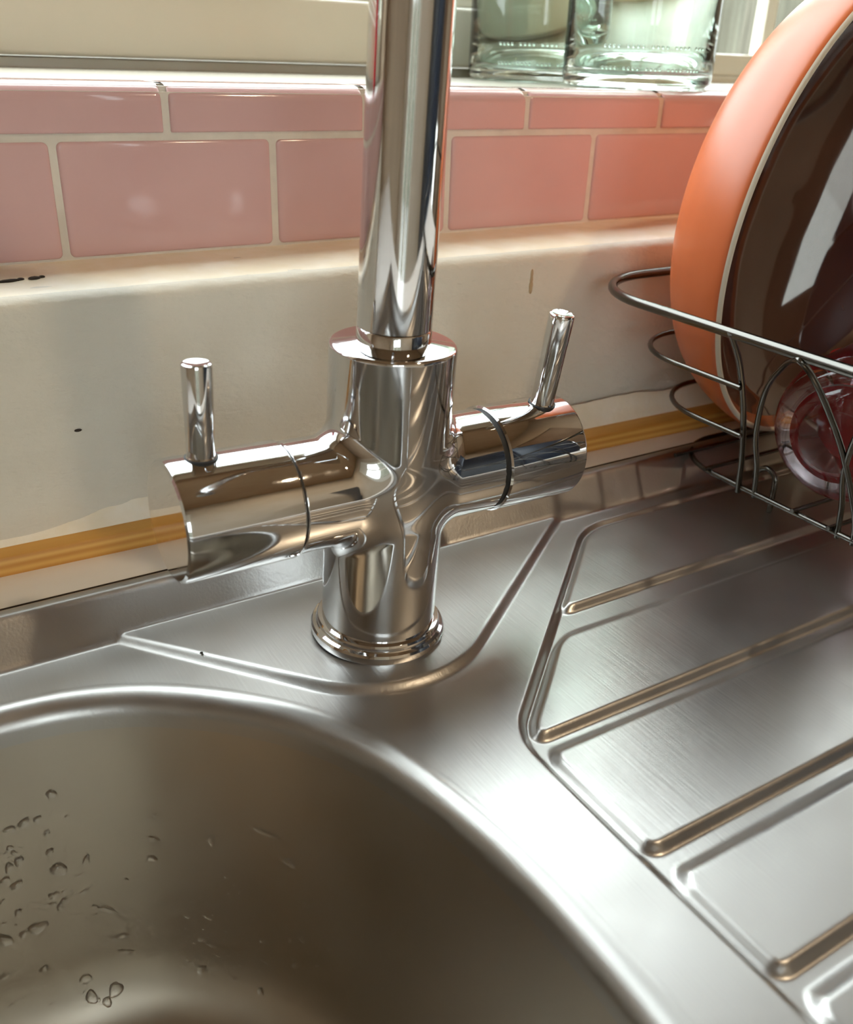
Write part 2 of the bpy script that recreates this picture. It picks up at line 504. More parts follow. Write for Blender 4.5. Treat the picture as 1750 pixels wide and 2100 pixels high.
# ------------------------------------------------------------------ tiled splashback
def tiles():
    gap = 0.0033
    zr = 0.1753
    bm = bmesh.new()
    # grout bed
    add_box(bm, (RX0, Y_T + 0.0012, 0.119), (RX1, Y_T + 0.0045, Z_SILL - 0.003))
    add_box(bm, (RX0, Y_T + 0.0040, Z_SILL - 0.006), (RX1, Y_T + 0.0105, Z_SILL - 0.0008))
    for f in bm.faces:
        f.material_index = 1
    rnd = random.Random(5)
    def tile(x0, x1, z0, z1, bull):
        # profile of the tile's front edge in (inset, depth) steps
        steps = [(0.0, 0.0035), (0.0, 0.0011), (0.0004, 0.0004), (0.0012, 0.00005), (0.0030, 0.0)]
        rc = 0.0024
        dy = rnd.uniform(-0.00025, 0.00025)
        tx, tz = rnd.uniform(-0.004, 0.004), rnd.uniform(-0.006, 0.006)
        cx, cz = (x0 + x1) / 2, (z0 + z1) / 2
        rings = []
        for ins, dep in steps:
            r = max(rc - ins * 0.6, 0.0006)
            ring = []
            for (sx, sz, a0) in ((1, 1, 0), (-1, 1, 90), (-1, -1, 180), (1, -1, 270)):
                px = (x1 - ins - r) if sx > 0 else (x0 + ins + r)
                pz = (z1 - ins - r) if sz > 0 else (z0 + ins + r)
                for k in range(5):
                    a = math.radians(a0 + 90 * k / 4)
                    X, Z = px + r * math.cos(a), pz + r * math.sin(a)
                    y = Y_T + dep + dy + tx * (X - cx) + tz * (Z - cz)
                    if bull and Z > z1 - 0.008:
                        u = (Z - (z1 - 0.008)) / 0.008
                        y += 0.009 * (1 - math.sqrt(max(0, 1 - u * u)))
                    ring.append(bm.verts.new((X, y, Z)))
            rings.append(ring)
        m = len(rings[0])
        for a, b2 in zip(rings, rings[1:]):
            for k in range(m):
                l = (k + 1) % m
                bm.faces.new((a[k], a[l], b2[l], b2[k]))
        if not bull:
            bm.faces.new(rings[-1])
        else:
            # rows across the face so that the rounded top edge is really round
            top = rings[-1]
            zs = [z0 + 0.003 + (z1 - z0 - 0.006) * i / 14 for i in range(15)]
            bmesh.ops.triangulate(bm, faces=[bm.faces.new(top)])
    def bulltile(x0, x1, z0, z1):
        # extruded profile with a bullnose top and eased sides
        nz = 22
        prof = []
        for i in range(7):
            prof.append((0.0012 * (1 - math.sin(math.pi / 2 * i / 6)), z0 + 0.0012 * (1 - math.cos(math.pi / 2 * i / 6)) ))
        for i in range(nz + 1):
            a = math.pi / 2 * i / nz
            prof.append((0.010 * (1 - math.cos(a)), z1 - 0.0075 + 0.0075 * math.sin(a)))
        prof.append((0.03, z1))
        sides = [(0, 0.0012), (0.0003, 0.0005), (0.001, 0.0001), (0.0025, 0.0)]
        cols = [(x0 + s, d) for s, d in sides] + [(x1 - s, d) for s, d in sides[::-1]]
        dy = rnd.uniform(-0.0002, 0.0002)
        g = [[bm.verts.new((cx, Y_T + dy + d + yy, zz)) for (yy, zz) in prof] for cx, d in cols]
        for a, b2 in zip(g, g[1:]):
            for k in range(len(prof) - 1):
                bm.faces.new((a[k], a[k + 1], b2[k + 1], b2[k]))
    x0 = -0.0715
    for i in range(-13, 16):
        a = x0 + 0.1 * i
        tile(a + gap / 2, a + 0.1 - gap / 2, 0.1255, zr - gap / 2, False)
        c = a + 0.05
        bulltile(c + gap / 2, c + 0.1 - gap / 2, zr + gap / 2, Z_SILL + 0.0006)
    o = obj('wall_splashback', bm, [M_TILE, M_GROUT])
    autosmooth(o, 50)
    struct(o)
tiles()

# ------------------------------------------------------------------ upstand, sealant and batten
def extrude_x(name, prof, xs, mat, wob=None, skew=0.0):
    """profile of (y, z) swept along x; skew moves y linearly with x; wob(x,i) -> (dy,dz)"""
    bm = bmesh.new()
    g = []
    for x in xs:
        row = []
        for i, (y, z) in enumerate(prof):
            dy, dz = wob(x, i) if wob else (0, 0)
            row.append(bm.verts.new((x, y + skew * x + dy, z + dz)))
        g.append(row)
    for a, b2 in zip(g, g[1:]):
        for k in range(len(prof) - 1):
            bm.faces.new((a[k], a[k + 1], b2[k + 1], b2[k]))
    return obj(name, bm, mat)

_rw = np.random.RandomState(3)
def smooth_noise(seed, step):
    rs = np.random.RandomState(seed)
    v = rs.uniform(-1, 1, 4000)
    def f(x):
        t = (x + 5) / step
        i = int(math.floor(t))
        u = t - i
        u = u * u * (3 - 2 * u)
        return v[i % 4000] * (1 - u) + v[(i + 1) % 4000] * u
    return f

def upstand():
    ZT = 0.1235
    prof = [(Y_UP, Z_W)]
    prof += [(Y_UP, Z_W + (ZT - 0.006 - Z_W) * i / 10) for i in range(1, 11)]
    for k in range(1, 9):
        a = math.pi / 2 * k / 8
        prof.append((Y_UP + 0.006 * (1 - math.cos(a)), ZT - 0.006 + 0.006 * math.sin(a)))
    prof += [(Y_T + 0.004, ZT), (Y_T + 0.004, Z_W), (Y_UP, Z_W)]
    struct(extrude_x('trim_2', prof, [RX0, RX1], M_UPSTAND))
    bm = bmesh.new()
    bmesh.ops.create_circle(bm, cap_ends=True, segments=10, radius=1, matrix=Matrix.Translation((-0.088, Y_UP - 0.0002, 0.0672)) @ Matrix.Rotation(math.pi / 2, 4, 'X') @ Matrix.Diagonal((0.0016, 0.0007, 1, 1)))
    struct(obj('trim_6', bm, M_DIRT_SHADE))
    bm = bmesh.new()
    for x, y, rx, ry in ((-0.0910, 0.1300, 0.0026, 0.0017), (-0.1010, 0.1285, 0.0050, 0.0012), (-0.0965, 0.1295, 0.0016, 0.0009), (-0.0880, 0.1308, 0.0014, 0.0008)):
        bmesh.ops.create_icosphere(bm, subdivisions=2, radius=1, matrix=Matrix.Translation((x, y, ZT + 0.0008)) @ Matrix.Rotation(0.12, 4, 'Z') @ Matrix.Diagonal((rx, ry, 0.0007, 1)))
    struct(obj('trim_7', bm, M_DIRT_SHADE))
    bm = bmesh.new()
    for z, r in ((0.1125, 0.0010), (0.1095, 0.0011), (0.1065, 0.0014), (0.1045, 0.0012)):
        bmesh.ops.create_icosphere(bm, subdivisions=2, radius=1, matrix=Matrix.Translation((0.1446, Y_UP, z)) @ Matrix.Diagonal((r, 0.0004, 0.0025, 1)))
    struct(obj('trim_8', bm, M_DRIP))
    # sealant along the top: a yellowed cove from the upstand's lip up to the tiles
    n1, n2, n3 = smooth_noise(1, 0.012), smooth_noise(2, 0.004), smooth_noise(7, 0.05)
    xs = [-0.35 + 0.0025 * i for i in range(int(1.3 / 0.0025))]
    pr = [(Y_UP + 0.0022, ZT - 0.0022), (Y_UP + 0.006, ZT + 0.0004), (Y_UP + 0.016, ZT + 0.0006), (Y_UP + 0.030, ZT + 0.0007),
          (Y_UP + 0.042, ZT + 0.0006), (Y_UP + 0.050, ZT + 0.0006), (Y_UP + 0.055, ZT + 0.0007), (Y_T + 0.0010, ZT + 0.0009), (Y_T + 0.0022, ZT + 0.0009)]
    def wob(x, i):
        s = (0.1, 0.5, 0.8, 0.8, 0.9, 0.8, 0.5, 0.15, 0)[i]
        return (0, s * (0.0005 * n1(x + 0.3 * i) + 0.0003 * n2(x + 1.7 * i) + 0.0004 * n3(x)))
    struct(extrude_x('trim_3', pr, xs, M_CAULK, wob))
    # smeared sealant along the foot of the upstand
    n4, n5 = smooth_noise(4, 0.03), smooth_noise(5, 0.006)
    pr = [(Y_UP + 0.0003, 0.0380), (Y_UP - 0.0003, 0.036), (Y_UP - 0.0010, 0.031), (Y_UP - 0.0020, 0.026), (Y_UP - 0.0040, 0.0222), (Y_UP - 0.0048, 0.0208), (Y_UP, 0.0200)]
    def wob2(x, i):
        s = (0.0, 1.0, 0.8, 0.5, 0.2, 0.1, 0)[i]
        k = 1.0 if x < -0.02 else max(0.25, 1 - (x + 0.02) / 0.08)
        e = (0.0042 * n4(x) + 0.0014 * n5(x)) * k - 0.002
        return (0.00015 * n5(x + i) * s, e * (1.2, 1, 0.7, 0.4, 0.1, 0, 0)[i])
    struct(extrude_x('trim_4', pr, xs, M_CAULK, wob2, -0.018))
    # pine batten on the worktop in front of the upstand; it runs very slightly out of square
    pr = [(0.0868, Z_W), (0.0865, 0.0205), (0.0872, 0.0215), (0.104, 0.0220)]
    struct(extrude_x('trim_5', pr, [RX0 + 0.02 + 0.05 * i for i in range(50)] + [1.2], M_WOOD, None, -0.0268))
upstand()

def worktop():
    t = tag(empty('worktop', (0, 0, Z_W)), 'pale worktop, a thin strip of it showing between steel sink and wooden batten', 'worktop')
    z0, z1 = -0.038 - Z_W, 0.0
    sx0, sx1, sy0 = -0.50, 0.50, -0.415
    bm = bmesh.new()
    add_box(bm, (RX0, Y_RIM - 0.006, z0), (0.74, Y_UP + 0.004, z1))
    add_box(bm, (RX0, -0.50, z0), (sx0 + 0.008, Y_RIM - 0.006, z1))
    add_box(bm, (sx1 - 0.008, -0.50, z0), (0.74, Y_RIM - 0.006, z1))
    add_box(bm, (sx0 + 0.008, -0.50, z0), (sx1 - 0.008, sy0 + 0.008, z1))
    obj('worktop_slab', bm, M_WORKTOP, t, smooth=False)
worktop()

# ------------------------------------------------------------------ the sink
def poly_sdf(px, py, poly):
    """signed distance (negative inside), numpy"""
    poly = np.asarray(poly, float)
    d2 = np.full(px.shape, 1e9)
    inside = np.zeros(px.shape, bool)
    n = len(poly)
    for i in range(n):
        ax, ay = poly[i]
        bx, by = poly[(i + 1) % n]
        ex, ey = bx - ax, by - ay
        wx, wy = px - ax, py - ay
        t = np.clip((wx * ex + wy * ey) / (ex * ex + ey * ey + 1e-18), 0, 1)
        d2 = np.minimum(d2, (wx - ex * t) ** 2 + (wy - ey * t) ** 2)
        if ay != by:
            c = ((ay > py) != (by > py)) & (px < (bx - ax) * (py - ay) / (by - ay) + ax)
            inside ^= c
    return np.sqrt(d2) * np.where(inside, -1, 1)

def round_poly(verts, n=10):
    """verts: (x, y, radius) -> polygon with rounded corners"""
    out = []
    m = len(verts)
    for i in range(m):
        x, y, r = verts[i]
        p = Vector((x, y))
        a = (Vector(verts[i - 1][:2]) - p).normalized()
        b = (Vector(verts[(i + 1) % m][:2]) - p).normalized()
        if r <= 0:
            out.append((x, y))
            continue
        ang = a.angle(b)
        L = r / math.tan(ang / 2)
        c = p + (a + b).normalized() * (r / math.sin(ang / 2))
        v0 = p + a * L - c
        v1 = p + b * L - c
        tot = v0.angle_signed(v1)
        for k in range(n + 1):
            t = -tot * k / n
            out.append((c.x + v0.x * math.cos(t) - v0.y * math.sin(t), c.y + v0.x * math.sin(t) + v0.y * math.cos(t)))
    return out

def sramp(t, k):
    """0..1 ramp over t in 0..1, corners rounded over k"""
    def sp(u):
        return np.where(u <= -k, 0, np.where(u >= k, u, (u + k) ** 2 / (4 * k)))
    return sp(t) - sp(t - 1)

def smax(a, b, k):
    h = np.clip(0.5 + 0.5 * (a - b) / k, 0, 1)
    return b * (1 - h) + a * h + k * h * (1 - h)

BOWL_CTRL = [(-0.0318, -0.0826), (-0.0395, -0.0594), (-0.0539, -0.0349), (-0.0737, -0.0140), (-0.0945, 0.0015), (-0.1115, 0.0095), (-0.1279, 0.0140),
             (-0.150, 0.0158), (-0.200, 0.016), (-0.260, 0.013), (-0.320, 0.000), (-0.372, -0.035), (-0.402, -0.092), (-0.408, -0.160), (-0.402, -0.230),
             (-0.372, -0.288), (-0.318, -0.322), (-0.240, -0.333), (-0.150, -0.331), (-0.090, -0.317), (-0.052, -0.285), (-0.031, -0.235),
             (-0.0240, -0.190), (-0.0228, -0.150), (-0.0240, -0.1274), (-0.0270, -0.1058)]
BOWL = [(p.x, p.y) for p in catmull([(x, y, 0) for x, y in BOWL_CTRL], 10, True)]
DECK = round_poly([(-0.1085, 0.0633, 0.0), (-0.0071, -0.0551, 0.050), (0.152, 0.0623, 0.0)], 24)
DRAIN = round_poly([(0.0116, -0.372, 0.012), (0.0116, -0.0795, 0.030), (0.1385, 0.0335, 0.040), (0.474, 0.0335, 0.02), (0.474, -0.372, 0.02)], 14)

def sink_height(X, Y):
    sx0, sx1, sy0, sy1, rr = -0.50, 0.50, -0.415, Y_RIM, 0.03
    qx = np.abs(X - (sx0 + sx1) / 2) - (sx1 - sx0) / 2 + rr
    qy = np.abs(Y - (sy0 + sy1) / 2) - (sy1 - sy0) / 2 + rr
    din = -(np.minimum(np.maximum(qx, qy), 0) + np.hypot(np.maximum(qx, 0), np.maximum(qy, 0)) - rr)   # distance inside the outline
    z = Z_S + (Z_R - Z_S) * (1 - sramp((din - 0.0072) / 0.0132, 0.14))
    z -= 0.0022 * (1 - sramp(din / 0.002, 0.4))                                # outer edge turns down to the worktop
    dk = poly_sdf(X, Y, DECK)
    deck = Z_S + (0.0 - Z_S) * (1 - sramp((dk - 0.0002) / 0.0034, 0.30)) - np.maximum(dk - 0.0030, 0) * 0.6
    z = smax(z, deck, 0.0012)
    dd = poly_sdf(X, Y, DRAIN)
    depth = 0.0031
    z = z - depth * sramp(-dd / 0.0026, 0.35)
    def pad(y0, y1, inset=0.0055):
        # distance outside the raised pad; the rear edge rises more gently than the front one
        f = y0 - Y                                     # > 0 in front of the pad
        r = (Y - y1) * 0.55
        l = (dd + inset) * 0.85
        m = 0.003
        e = np.maximum(np.maximum(f, r), l)
        ex = np.maximum(f + m, 0) ** 2 + np.maximum(r + m, 0) ** 2 + np.maximum(l + m, 0) ** 2
        e = np.where((f > -m) | (r > -m) | (l > -m), np.sqrt(ex) - m, e)
        return depth * (1 - sramp(e / 0.0024, 0.30))
    for y0, y1 in ((-0.0222, 0.20), (-0.0838, -0.0405), (-0.1422, -0.0945), (-0.1905, -0.1550), (-0.242, -0.2025), (-0.292, -0.2545), (-0.345, -0.3045)):
        z = z + pad(y0, y1, 0.0045 if y0 > -0.03 else 0.0068)
    # shallow dish round the tap
    return z

def sink():
    s = tag(empty('sink', (0, 0, 0)), 'brushed stainless steel inset sink with ribbed drainer and deep rounded basin', 'sink')
    hx = 0.0008
    xs = np.concatenate([np.arange(-0.50, -0.165, 0.006), np.arange(-0.165, 0.335, hx), np.arange(0.335, 0.5001, 0.005)])
    xs[-1] = 0.50
    ys = np.concatenate([np.arange(-0.415, -0.235, 0.004), np.arange(-0.235, Y_RIM - 0.0004, hx), [Y_RIM - 0.0003, Y_RIM]])
    X, Y = np.meshgrid(xs, ys)
    Z = sink_height(X, Y)
    gy, gx = np.gradient(Z, ys, xs)
    N = np.stack([-gx, -gy, np.ones_like(gx)], -1)
    N /= np.linalg.norm(N, axis=-1, keepdims=True)
    dB = poly_sdf(X, Y, BOWL)
    ny, nx = X.shape
    idx = np.arange(nx * ny).reshape(ny, nx)
    keep = dB > 0.0095
    fk = keep[:-1, :-1] & keep[1:, :-1] & keep[:-1, 1:] & keep[1:, 1:]
    F = np.stack([idx[:-1, :-1], idx[:-1, 1:], idx[1:, 1:], idx[1:, :-1]], -1)[fk]
    used = np.unique(F)
    remap = np.full(nx * ny, -1)
    remap[used] = np.arange(len(used))
    V = np.stack([X, Y, Z], -1).reshape(-1, 3)[used]
    Nn = N.reshape(-1, 3)[used]
    me = bpy.data.meshes.new('sink_top')
    me.from_pydata(V.tolist(), [], remap[F].tolist())
    me.polygons.foreach_set('use_smooth', [True] * len(me.polygons))
    me.normals_split_custom_set_from_vertices(Nn.tolist())
    link('sink_top', me, M_STEEL, s, smooth=False)
    # basin: rings offset from the outline
    P = np.array(BOWL)
    n = len(P)
    # even spacing
    seg = np.linalg.norm(np.roll(P, -1, 0) - P, axis=1)
    cum = np.concatenate([[0], np.cumsum(seg)])
    m = 360
    t = np.linspace(0, cum[-1], m, endpoint=False)
    Pc = np.vstack([P, P[:1]])
    Q = np.stack([np.interp(t, cum, Pc[:, 0]), np.interp(t, cum, Pc[:, 1])], -1)
    for _ in range(3):
        Q = 0.25 * np.roll(Q, 1, 0) + 0.5 * Q + 0.25 * np.roll(Q, -1, 0)
    T = np.roll(Q, -1, 0) - np.roll(Q, 1, 0)
    T /= np.linalg.norm(T, axis=1, keepdims=True)
    O = np.stack([T[:, 1], -T[:, 0]], -1)
    area = 0.5 * np.sum(Q[:, 0] * np.roll(Q[:, 1], -1) - np.roll(Q[:, 0], -1) * Q[:, 1])
    if area < 0:
        O = -O
    prof = [(0.0112, Z_S - 0.00006), (0.0095, Z_S - 0.00004)]
    R = 0.0088
    for k in range(0, 15):
        a = math.radians(84 * k / 14)
        prof.append((0.0088 - R * math.sin(a), Z_S - R * (1 - math.cos(a))))
    d0, zz0 = prof[-1]
    zb = -0.160
    sl = math.tan(math.radians(6))
    Rb = 0.042
    for k in range(1, 25):
        z = zz0 + (zb + Rb - zz0) * k / 24
        prof.append((d0 - (zz0 - z) * sl, z))
    d1, z1 = prof[-1]
    for k in range(1, 17):
        a = math.radians(84 * k / 16)
        prof.append((d1 - Rb * (1 - math.cos(a)), z1 - Rb * math.sin(a)))
    bm = bmesh.new()
    rings = [[bm.verts.new((q[0] + o[0] * d, q[1] + o[1] * d, z)) for q, o in zip(Q, O)] for d, z in prof]
    c = Q.mean(0)
    last = [(v.co.x, v.co.y, v.co.z) for v in rings[-1]]
    for f in (0.8, 0.55, 0.3, 0.12):
        rings.append([bm.verts.new((c[0] + (x - c[0]) * f, c[1] + (y - c[1]) * f, z - 0.006 * (1 - f))) for x, y, z in last])
    for a, b2 in zip(rings, rings[1:]):
        for k in range(m):
            l = (k + 1) % m
            bm.faces.new((a[k], a[l], b2[l], b2[k]))
    bm.faces.new(rings[-1])
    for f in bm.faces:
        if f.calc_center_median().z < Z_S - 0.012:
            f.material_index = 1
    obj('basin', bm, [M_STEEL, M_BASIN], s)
    # thin dark line put in for shadow and dirt where the rim meets the worktop
    tube('edge_shadow_dirt', [(-0.47, Y_RIM + 0.0002, Z_W + 0.0001), (0.47, Y_RIM + 0.0002, Z_W + 0.0001)], 0.0006, M_DIRT_SHADE, s, 8)
sink()

# ------------------------------------------------------------------ the mixer tap
TAP_M = Matrix(((0.999518, -0.018881, 0.024662, 0), (0.019705, 0.999241, -0.033609, 0), (-0.024008, 0.034079, 0.999131, 0), (0, 0, 0, 1)))
ZA, RH, XL, XR = 0.0681, 0.0214, 0.0843, 0.0830     # handle axis height, radius, reach left and right
SL, SR = 0.0422, 0.0425                             # seams between body and handles

def tap():
    t = tag(empty('tap', (0, 0, 0)), 'chrome two-handle mixer tap standing on the steel sink before the pink tiles', 'tap')
    t.matrix_world = TAP_M
    # --- body with both arms, one casting with soft fillets
    RB, RA, ZT = 0.0229, 0.0206, 0.1222
    bm = bmesh.new()
    add_lathe(bm, [(0, 0.0045), (RB, 0.0045), (RB, ZT), (0, ZT)], 96)
    Mx = Matrix.Translation((0, 0, ZA)) @ Matrix.Rotation(math.pi / 2, 4, 'Y')
    add_lathe(bm, [(0, -SL + 0.0006), (RA, -SL + 0.0006), (RA, SR - 0.0006), (0, SR - 0.0006)], 96, Mx)
    bmesh.ops.recalc_face_normals(bm, faces=bm.faces)
    me0 = bpy.data.meshes.new('body_rough')
    bm.to_mesh(me0)
    bm.free()
    tmp = bpy.data.objects.new('body_rough', me0)
    COL.objects.link(tmp)
    md = tmp.modifiers.new('remesh', 'REMESH')
    md.mode = 'VOXEL'
    md.voxel_size = 0.00075
    dg = bpy.context.evaluated_depsgraph_get()
    me = bpy.data.meshes.new_from_object(tmp.evaluated_get(dg))
    bpy.data.objects.remove(tmp)
    me.name = 'body'
    nv = len(me.vertices)
    co = np.empty(nv * 3)
    me.vertices.foreach_get('co', co)
    co = co.reshape(-1, 3)
    def capcyl(rad, ax, r, a0, a1, e, cone=0.0):
        dr = rad - (r - e)
        da = np.maximum(a0 + e - ax, ax - (a1 - cone * rad - e))
        return np.minimum(np.maximum(dr, da), 0) + np.hypot(np.maximum(dr, 0), np.maximum(da, 0)) - e
    def sdf(p):
        b = capcyl(np.hypot(p[:, 0], p[:, 1]), p[:, 2], RB, 0.0045, ZT + 0.0019, 0.0013, 0.13)
        a = capcyl(np.hypot(p[:, 1], p[:, 2] - ZA), p[:, 0], RA, -SL, SR, 0.0006)
        r = 0.0062
        ua, ub = np.maximum(r - a, 0), np.maximum(r - b, 0)
        return np.maximum(r, np.minimum(a, b)) - np.hypot(ua, ub)
    def grad(p, h=2e-5):
        g = np.stack([(sdf(p + np.eye(3)[i] * h) - sdf(p - np.eye(3)[i] * h)) / (2 * h) for i in range(3)], -1)
        return g / (np.linalg.norm(g, axis=1, keepdims=True) + 1e-12)
    for _ in range(14):
        co = co - 0.8 * sdf(co)[:, None] * grad(co)
    nrm = grad(co, 1e-4)
    me.vertices.foreach_set('co', co.ravel())
    me.update()
    me.polygons.foreach_set('use_smooth', [True] * len(me.polygons))
    me.normals_split_custom_set_from_vertices(nrm.tolist())
    me.materials.clear()
    link('body', me, M_CHROME, t, smooth=False)
    # --- base ring and gasket
    lathe('base_ring', [(0.0215, 0.0002), (0.0268, 0.0002), (0.0272, 0.0010), (0.0272, 0.0034), (0.0266, 0.0043), (0.0253, 0.0048), (0.0250, 0.0052),
                        (0.0250, 0.0066), (0.0245, 0.0074), (0.0231, 0.0077), (0.0222, 0.0077)], M_CHROME, t, 128, None, 30)
    lathe('gasket', [(0.020, -0.0016), (0.0266, -0.0016), (0.0266, 0.0003), (0.020, 0.0003)], M_DARKGAP, t, 96)
    # --- spout
    lathe('spout_collar', [(0.010, ZT - 0.002), (0.0133, ZT - 0.002), (0.0133, ZT + 0.0042), (0.0129, ZT + 0.0047), (0.010, ZT + 0.0047)], M_CHROME, t, 96)
    bx, by = -0.5, -0.866                          # the swan neck turns over the basin
    path = [Vector((0, 0, ZT + 0.0050 + (0.34 - ZT - 0.005) * i / 24)) for i in range(25)]
    for k in range(1, 33):
        a = math.pi * k / 32
        path.append(Vector((bx * 0.075 * (1 - math.cos(a)), by * 0.075 * (1 - math.cos(a)), 0.34 + 0.075 * math.sin(a))))
    path.append(Vector((bx * 0.15, by * 0.15, 0.31)))
    bm = bmesh.new()
    add_tube(bm, path, 0.01322, 96)
    autosmooth(obj('spout', bm, M_CHROME, t), 50)
    # --- handles with their pin levers
    def handle(sgn, x0, x1, px, ph, tip):
        M = Matrix.Translation((0, 0, ZA)) @ Matrix.Rotation(sgn * math.pi / 2, 4, 'Y')
        h = lathe('handle', [(0.008, x0 + 0.0007), (RH - 0.0007, x0 + 0.0007), (RH, x0 + 0.0014), (RH, x1 - 0.0016), (RH - 0.0004, x1 - 0.0006), (RH - 0.0014, x1), (0, x1)],
                  M_CHROME, t, 128, M, 30)
        lathe('core', [(0, x0 - 0.002), (RH - 0.0014, x0 - 0.002), (RH - 0.0014, x0 + 0.002), (0, x0 + 0.002)], M_DARKGAP, h, 64, M)
        d = Vector((0, -math.sin(math.radians(ph)), math.cos(math.radians(ph))))
        o = Vector((px, 0, ZA))
        ML = Matrix.Translation(o) @ Vector((0, 0, 1)).rotation_difference(d).to_matrix().to_4x4()
        lathe('lever', [(0.0050, RH - 0.003), (0.0050, RH + 0.0004), (0.0047, RH + 0.0009), (0.00495, tip - 0.0012), (0.0047, tip - 0.0004), (0.0041, tip - 0.0001), (0.0030, tip - 0.0003), (0, tip - 0.0008)],
              M_CHROME, h, 48, ML, 30)
        lathe('lever_seat', [(0.0046, RH - 0.001), (0.0056, RH - 0.001), (0.0056, RH + 0.0001), (0.0046, RH + 0.00015)], M_DARKGAP, h, 40, ML)
        return h
    handle(-1, SL, XL, -0.0715, -1.0, 0.0538)
    handle(1, SR + 0.0010, XR, 0.0705, 7.0, 0.0598)
tap()

# ------------------------------------------------------------------ dish rack
def rack():
    k = tag(empty('dish_rack', (0.36, 0.0, Z_S)), 'dark wire dish rack with rounded corner and pointed arches on the drainer', 'dish rack')
    inv = Vector((0.36, 0.0, Z_S))
    def T(name, pts, r, closed=False, n=14):
        return tube(name, [Vector(p) - inv for p in pts], r, M_WIRE, k, n, closed)
    x1 = 0.53
    def loop(xa, yb, yf, z, rc, xb):
        # rounded rectangle from the left side; xa left, yb back, yf front
        pts = []
        for cx, cy, a0 in ((xa + rc, yb - rc, 180), (xb - rc, yb - rc, 90), (xb - rc, yf + rc, 0), (xa + rc, yf + rc, -90)):
            for i in range(13):
                a = math.radians(a0 - 90 * i / 12)
                pts.append((cx + rc * math.cos(a), cy + rc * math.sin(a), z))
        return pts
    ZB, ZTP = 0.0125, 0.1075
    def xs(z):
        return 0.2235 - (z - ZB) * 0.573
    T('top_wire', loop(xs(ZTP) - 0.001, 0.0945, -0.27, ZTP, 0.050, 0.585), 0.0024, True, 18)
    T('base_wire', loop(0.2235, 0.066, -0.225, ZB, 0.040, x1), 0.0015, True)
    # the two middle wires bend round the corner and end on the corner post
    for z, yb, ye in ((0.0780, 0.0770, -0.009), (0.0480, 0.0720, -0.001)):
        xa = xs(z) + 0.001
        rc = 0.044
        pts = [(xa, ye, z)]
        for i in range(13):
            a = math.radians(180 - 90 * i / 12)
            pts.append((xa + rc + rc * math.cos(a), yb - rc + rc * math.sin(a), z))
        pts.append((x1 + 0.02, yb, z))
        T('middle_wire', pts, 0.00135)
    pb, pt = (0.2232, 0.0085, ZB - 0.003), (xs(ZTP) - 0.0030, -0.0148, ZTP + 0.0006)
    T('corner_post', catmull([pb, (0.2165, 0.0055, 0.034), (0.1980, -0.0040, 0.065), (0.1815, -0.0100, 0.091), pt], 8), 0.00155)
    for j in range(6):
        y = -0.0015 - 0.0505 * j
        y1, ym = y - 0.059, y - 0.049
        if y1 < -0.24:
            break
        xa = xs(ZTP) - 0.0016
        pts = [(0.2238, y, ZB - 0.0022), (0.2205, y - 0.0005, 0.028), (0.2095, y - 0.004, 0.050), (0.1955, y - 0.015, 0.078), (0.1790, y - 0.034, 0.0975), (xa, ym + 0.002, 0.1052),
               (xa, ym - 0.002, 0.1046), (0.1790, y1 + 0.0095, 0.096), (0.1905, y1 + 0.0072, 0.081), (0.2045, y1 + 0.004, 0.059), (0.2205, y1 + 0.0005, 0.026), (0.2238, y1, ZB - 0.0022)]
        T('arch', catmull(pts, 6), 0.0014)
    # wires of the floor, running across the rack
    for y in (-0.028, -0.049, -0.085, -0.12, -0.155, -0.19, 0.030, 0.052):
        T('floor_wire', [(0.2195, y, ZB + 0.0022), (x1 - 0.002, y, ZB + 0.0022)], 0.0012)
    for fx, fy in ((0.240, 0.002), (0.240, -0.20), (0.51, 0.03), (0.51, -0.20)):
        pts = [(fx, fy + 0.010, ZB), (fx, fy + 0.0095, ZB + 0.004), (fx, fy + 0.004, ZB + 0.008), (fx, fy - 0.002, ZB + 0.005), (fx, fy - 0.003, ZB - 0.004), (fx, fy - 0.003, Z_S + 0.0003)]
        T('foot', catmull(pts, 6), 0.0015)
    # pointed bars on the back wall that hold plates upright
    for x in (0.30, 0.36, 0.42, 0.48):
        T('plate_bar', catmull([(x, 0.066, ZB), (x, 0.074, 0.05), (x, 0.088, 0.085), (x, 0.0945, ZTP)], 6), 0.0016)
rack()

